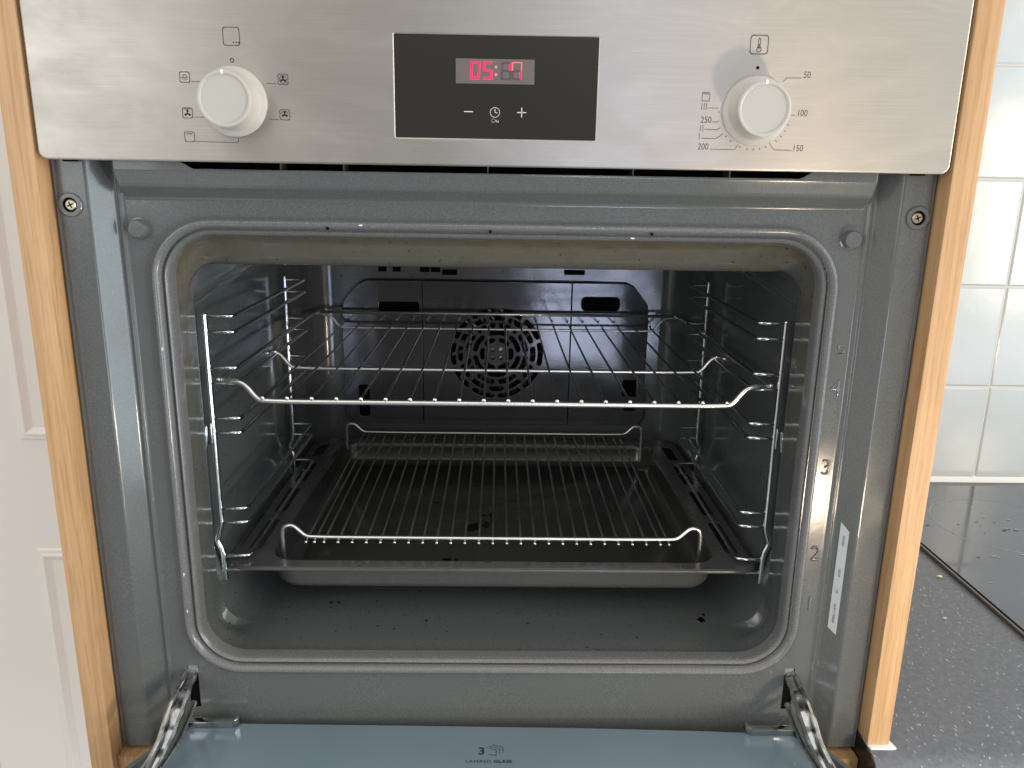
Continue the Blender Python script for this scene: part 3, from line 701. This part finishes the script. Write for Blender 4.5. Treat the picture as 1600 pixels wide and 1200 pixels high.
for s in (-1, 1):
    h = MB()
    P0 = [(.2432, .0400, -.4000), (.2432, .0200, -.4020), (.2432, .0020, -.4075), (.2436, -.0160, -.4170), (.2450, -.0340, -.4255), (.2490, -.0600, -.4320), (.2570, -.1150, -.4370), (.2600, -.2200, -.4400)]
    pp = smooth_path([(s * a, b_, c_) for a, b_, c_ in P0], 3); nn = len(pp)
    rad = [.0026 + .0022 * math.sin(math.pi * min(1, i / (nn * .62))) ** 1.2 + .0012 * math.sin(i * .9) * .35 for i in range(nn)]
    h.tube(pp, rad, 9)
    P1 = [(.2462, .0380, -.3985), (.2470, .0160, -.3985), (.2482, .0020, -.4030), (.2490, -.0120, -.4105), (.2478, -.0300, -.4190), (.2520, -.0520, -.4270), (.2590, -.1000, -.4330), (.2620, -.2000, -.4380)]
    h.tube(smooth_path([(s * a, b_, c_) for a, b_, c_ in P1], 3), .0022, 8)
    P2 = [(.2402, .0200, -.4200), (.2404, .0020, -.4260), (.2420, -.0200, -.4320), (.2480, -.0480, -.4370), (.2550, -.1000, -.4390), (.2580, -.2000, -.4400)]
    h.tube(smooth_path([(s * a, b_, c_) for a, b_, c_ in P2], 3), .0024, 8)
    hg = h.build('door_hinge', ZINC, oven, .6)
    k_ = MB(); a_, b_ = sorted((s * .2080, s * .2450)); cy_ = .0075 if s < 0 else .0005; k_.box(a_, b_, cy_ + .0065, cy_ + .0125, -.4398, -.4345)
    k_.prism([(s * .2080, cy_ + .0065), (s * .2080, cy_ + .0125), (s * .2045, cy_ + .0150), (s * .2045, cy_ + .0100)], -.4395, -.4330, 'z')
    k_.build('glass_clip', ZINC, oven, bevel=.0008)
    q_ = MB(); a_, b_ = sorted((s * .2375, s * .2480)); q_.box(a_, b_, .0308, .0430, -.436, -.388); so = q_.build('hinge_socket', BLACK, oven)
    q_ = MB(); a_, b_ = sorted((s * .2388, s * .2466)); q_.box(a_, b_, .0298, .0306, -.4000, -.3925); q_.build('socket_plate', mat('socket_grey', (.35, .36, .36), .35, .6), so)

# ================================================================== cabinet
def loc_board(name, mt, x0, x1, y0, y1, z0, z1, parent, bev=.0006):
    b = MB(); b.box(x0, x1, y0, y1, z0, z1); return b.build(name, mt, parent, bevel=bev)
hous = thing('oven_cabinet', 'oak-effect cabinet boards standing either side of the oven and under it', 'cabinet', (0, 0, 0))
loc_board('side_panel', OAKL, -.3178, -.3004, .0002, .60, -.90, .45, hous)
loc_board('side_panel', OAKL, .3002, .3176, .0002, .60, -.4425, .45, hous)
loc_board('shelf', OAKB, -.3000, .2980, .0060, .55, -.4785, -.4610, hous)

# ================================================================== right: tiled wall, worktop, hob
wall = thing('tiled_wall', 'white square ceramic tiles on the wall behind the worktop', 'tiled wall', (.8, .588, 0))
t = MB(); yw = .5878; g_ = .0013
for i in range(-3, 8):
    for j in range(-1, 6):
        x0_ = .7340 + .15 * i + g_; x1_ = .7340 + .15 * (i + 1) - g_; z0_ = -.4440 + .14935 * j + g_; z1_ = z0_ + .14935 - 2 * g_
        e_ = .0022
        if x1_ < .32: continue
        x0_ = max(x0_, .30)
        v = [(x0_, yw + .004, z0_), (x1_, yw + .004, z0_), (x1_, yw + .004, z1_), (x0_, yw + .004, z1_),
             (x0_, yw + .001, z0_), (x1_, yw + .001, z0_), (x1_, yw + .001, z1_), (x0_, yw + .001, z1_),
             (x0_ + e_, yw, z0_ + e_), (x1_ - e_, yw, z0_ + e_), (x1_ - e_, yw, z1_ - e_), (x0_ + e_, yw, z1_ - e_)]
        t.add(v, [(0, 4, 5, 1), (1, 5, 6, 2), (2, 6, 7, 3), (3, 7, 4, 0), (4, 8, 9, 5), (5, 9, 10, 6), (6, 10, 11, 7), (7, 11, 8, 4), (8, 11, 10, 9)])
o = put(t, 'tiles', TILE, wall, None)
t = MB(); t.box(.30, 2.0, yw + .0016, yw + .02, -.60, .50); put(t, 'grout', GROUT, wall, None)
t = MB(); t.prism([(yw - .006, -.4439), (yw + .002, -.4439), (yw + .002, -.4350), (yw - .001, -.4375)], .32, 1.9, 'x'); put(t, 'sealant', SILI, wall, .6)

wtop = thing('worktop', 'dark blue-grey speckled laminate worktop with a rounded front edge', 'worktop', (.9, .3, -.4444))
zt_ = -.4444; pr_ = [(.5865, zt_), (-.006, zt_)] + [(-.006 - .014 * math.sin(math.radians(a)), zt_ - .014 * (1 - math.cos(math.radians(a)))) for a in range(12, 91, 13)] + [(-.020, zt_ - .028), (-.012, zt_ - .038), (.5865, zt_ - .038)]
t = MB(); t.prism(pr_, .3000, 1.9, 'x'); put(t, 'worktop_board', WT, wtop, .5)
t = MB(); t.prism([(a - .0006 if a < .1 else a, b_ + (.0004 if b_ > -.46 else -.0006)) for a, b_ in pr_], .2986, .2999, 'x'); put(t, 'end_strip', GLOSSB, wtop, None)

hob = thing('ceramic_hob', 'black glass ceramic hob with a thin printed cooking ring, set into the worktop', 'hob', (.8, .3, -.444))
t = MB(); t.box(.5340, 1.30, .055, .556, -.4440, -.4392); put(t, 'hob_glass', HOB, hob, None).data
t = MB(); t.box(.5290, .5322, .050, .560, -.4441, -.4400); t.box(.5262, 1.3, .5565, .562, -.4441, -.4405); o = t.build('hob_trim', TRIM, hob, bevel=.0006); o.location = -hob.location
t = MB(); t.box(.5323, .5339, .052, .556, -.4441, -.4398); put(t, 'hob_seal', BLACK, hob, None)
t = MB(); cx, cy, rr = .672, .418, .0870
N = 96; v = []
for r in (rr - .0006, rr + .0006):
    v += [(cx + r * math.cos(2 * math.pi * i / N), cy + r * math.sin(2 * math.pi * i / N), -.43905) for i in range(N)]
t.add(v, [(i, (i + 1) % N, N + (i + 1) % N, N + i) for i in range(N)])
put(t, 'cooking_ring', mat('ring_print', (.30, .32, .34), .4), hob, None)
t = MB()
for i in range(22):
    a = random.uniform(0, 6.28); r = abs(random.gauss(.035, .03)); blob(t, cx - .01 + r * math.cos(a), cy - .02 + r * math.sin(a), -.4391, random.uniform(.0006, .0022), i + 60, sx=random.uniform(.6, 1.8), sy=random.uniform(.5, 1.2))
put(t, 'hob_stains', mat('hob_stain', (.07, .078, .09), .3), hob, None)
t = MB()
for i, (x, y, r) in enumerate(((.668, .405, .0045), (.680, .402, .005), (.695, .398, .003), (.660, .440, .003), (.688, .432, .003), (.602, .325, .004), (.607, .322, .003), (.640, .330, .003), (.560, .26, .002), (.66, .31, .003))):
    blob(t, x, y, -.4389, r * .7, i + 200, sx=1.4, sy=.45)
put(t, 'dried_food_marks', mat('dried_food', (.40, .36, .30), .7), hob, None)
# crumbs on the worktop
for i, (x, y, r, lb) in enumerate(((.5135, .282, .0022, 'larger pale crumb on the worktop beside the hob edge'), (.470, .193, .0012, 'tiny pale crumb further forward on the speckled worktop'))):
    bm = bmesh.new(); bmesh.ops.create_icosphere(bm, subdivisions=2, radius=r)
    for v_ in bm.verts: v_.co = Vector((v_.co.x * 1.5, v_.co.y, v_.co.z * .6)) * (1 + random.uniform(-.15, .15))
    me = bpy.data.meshes.new('crumb'); bm.to_mesh(me); bm.free(); o = link('crumb', me, CRUMB, None, 3); o.location = (x, y, zt_ + r * .55)
    tag(o, lb, 'crumb', 'crumbs on the worktop')
# white packer under the right side panel
t = MB(); t.prism([(.3012, .0120), (.3195, .0120), (.3222, -.0035), (.3190, -.0045), (.3015, -.0042), (.3003, -.0015)], zt_ + .0002, zt_ + .0018, 'z')
tag(t.build('plastic_packer', SILI, None, bevel=.0004), 'small white plastic packer under the foot of the right oak panel', 'packer')

# ================================================================== left: panelled white door
pd = thing('panelled_door', 'white painted door with moulded panels beyond the left oak board', 'door', (-.7, .65, -.4))
t = MB(); t.box(-.862, -.05, .6500, .69, -1.2, .70); put(t, 'door_leaf', WHITE, pd, None)
def panel_(z0, z1):
    t = MB(); x0_, x1_ = -.7445, -.10
    pr_ = [(0, 0), (.003, -.0035), (.0085, -.0035), (.0105, -.0070), (.0125, -.0070), (.0195, -.0010), (.0215, .0)]
    rings = [[(x0_ + d, .6498 + y, z0 + d), (x1_ - d, .6498 + y, z0 + d), (x1_ - d, .6498 + y, z1 - d), (x0_ + d, .6498 + y, z1 - d)] for d, y in pr_]
    v = [p for r in rings for p in r]; t.add(v, [(i * 4 + k_, i * 4 + (k_ + 1) % 4, (i + 1) * 4 + (k_ + 1) % 4, (i + 1) * 4 + k_) for i in range(len(rings) - 1) for k_ in range(4)])
    put(t, 'panel_moulding', WHITE, pd, .3)
panel_(-.4135, .60); panel_(-1.1, -.5980)
wl = MB(); wl.box(-2.2, -.866, .655, .72, -1.2, .70)
o = wl.build('wall', WALLP); o['kind'] = 'structure'; tag(o, 'pinkish plaster wall at far lower left beyond the white door', 'wall')
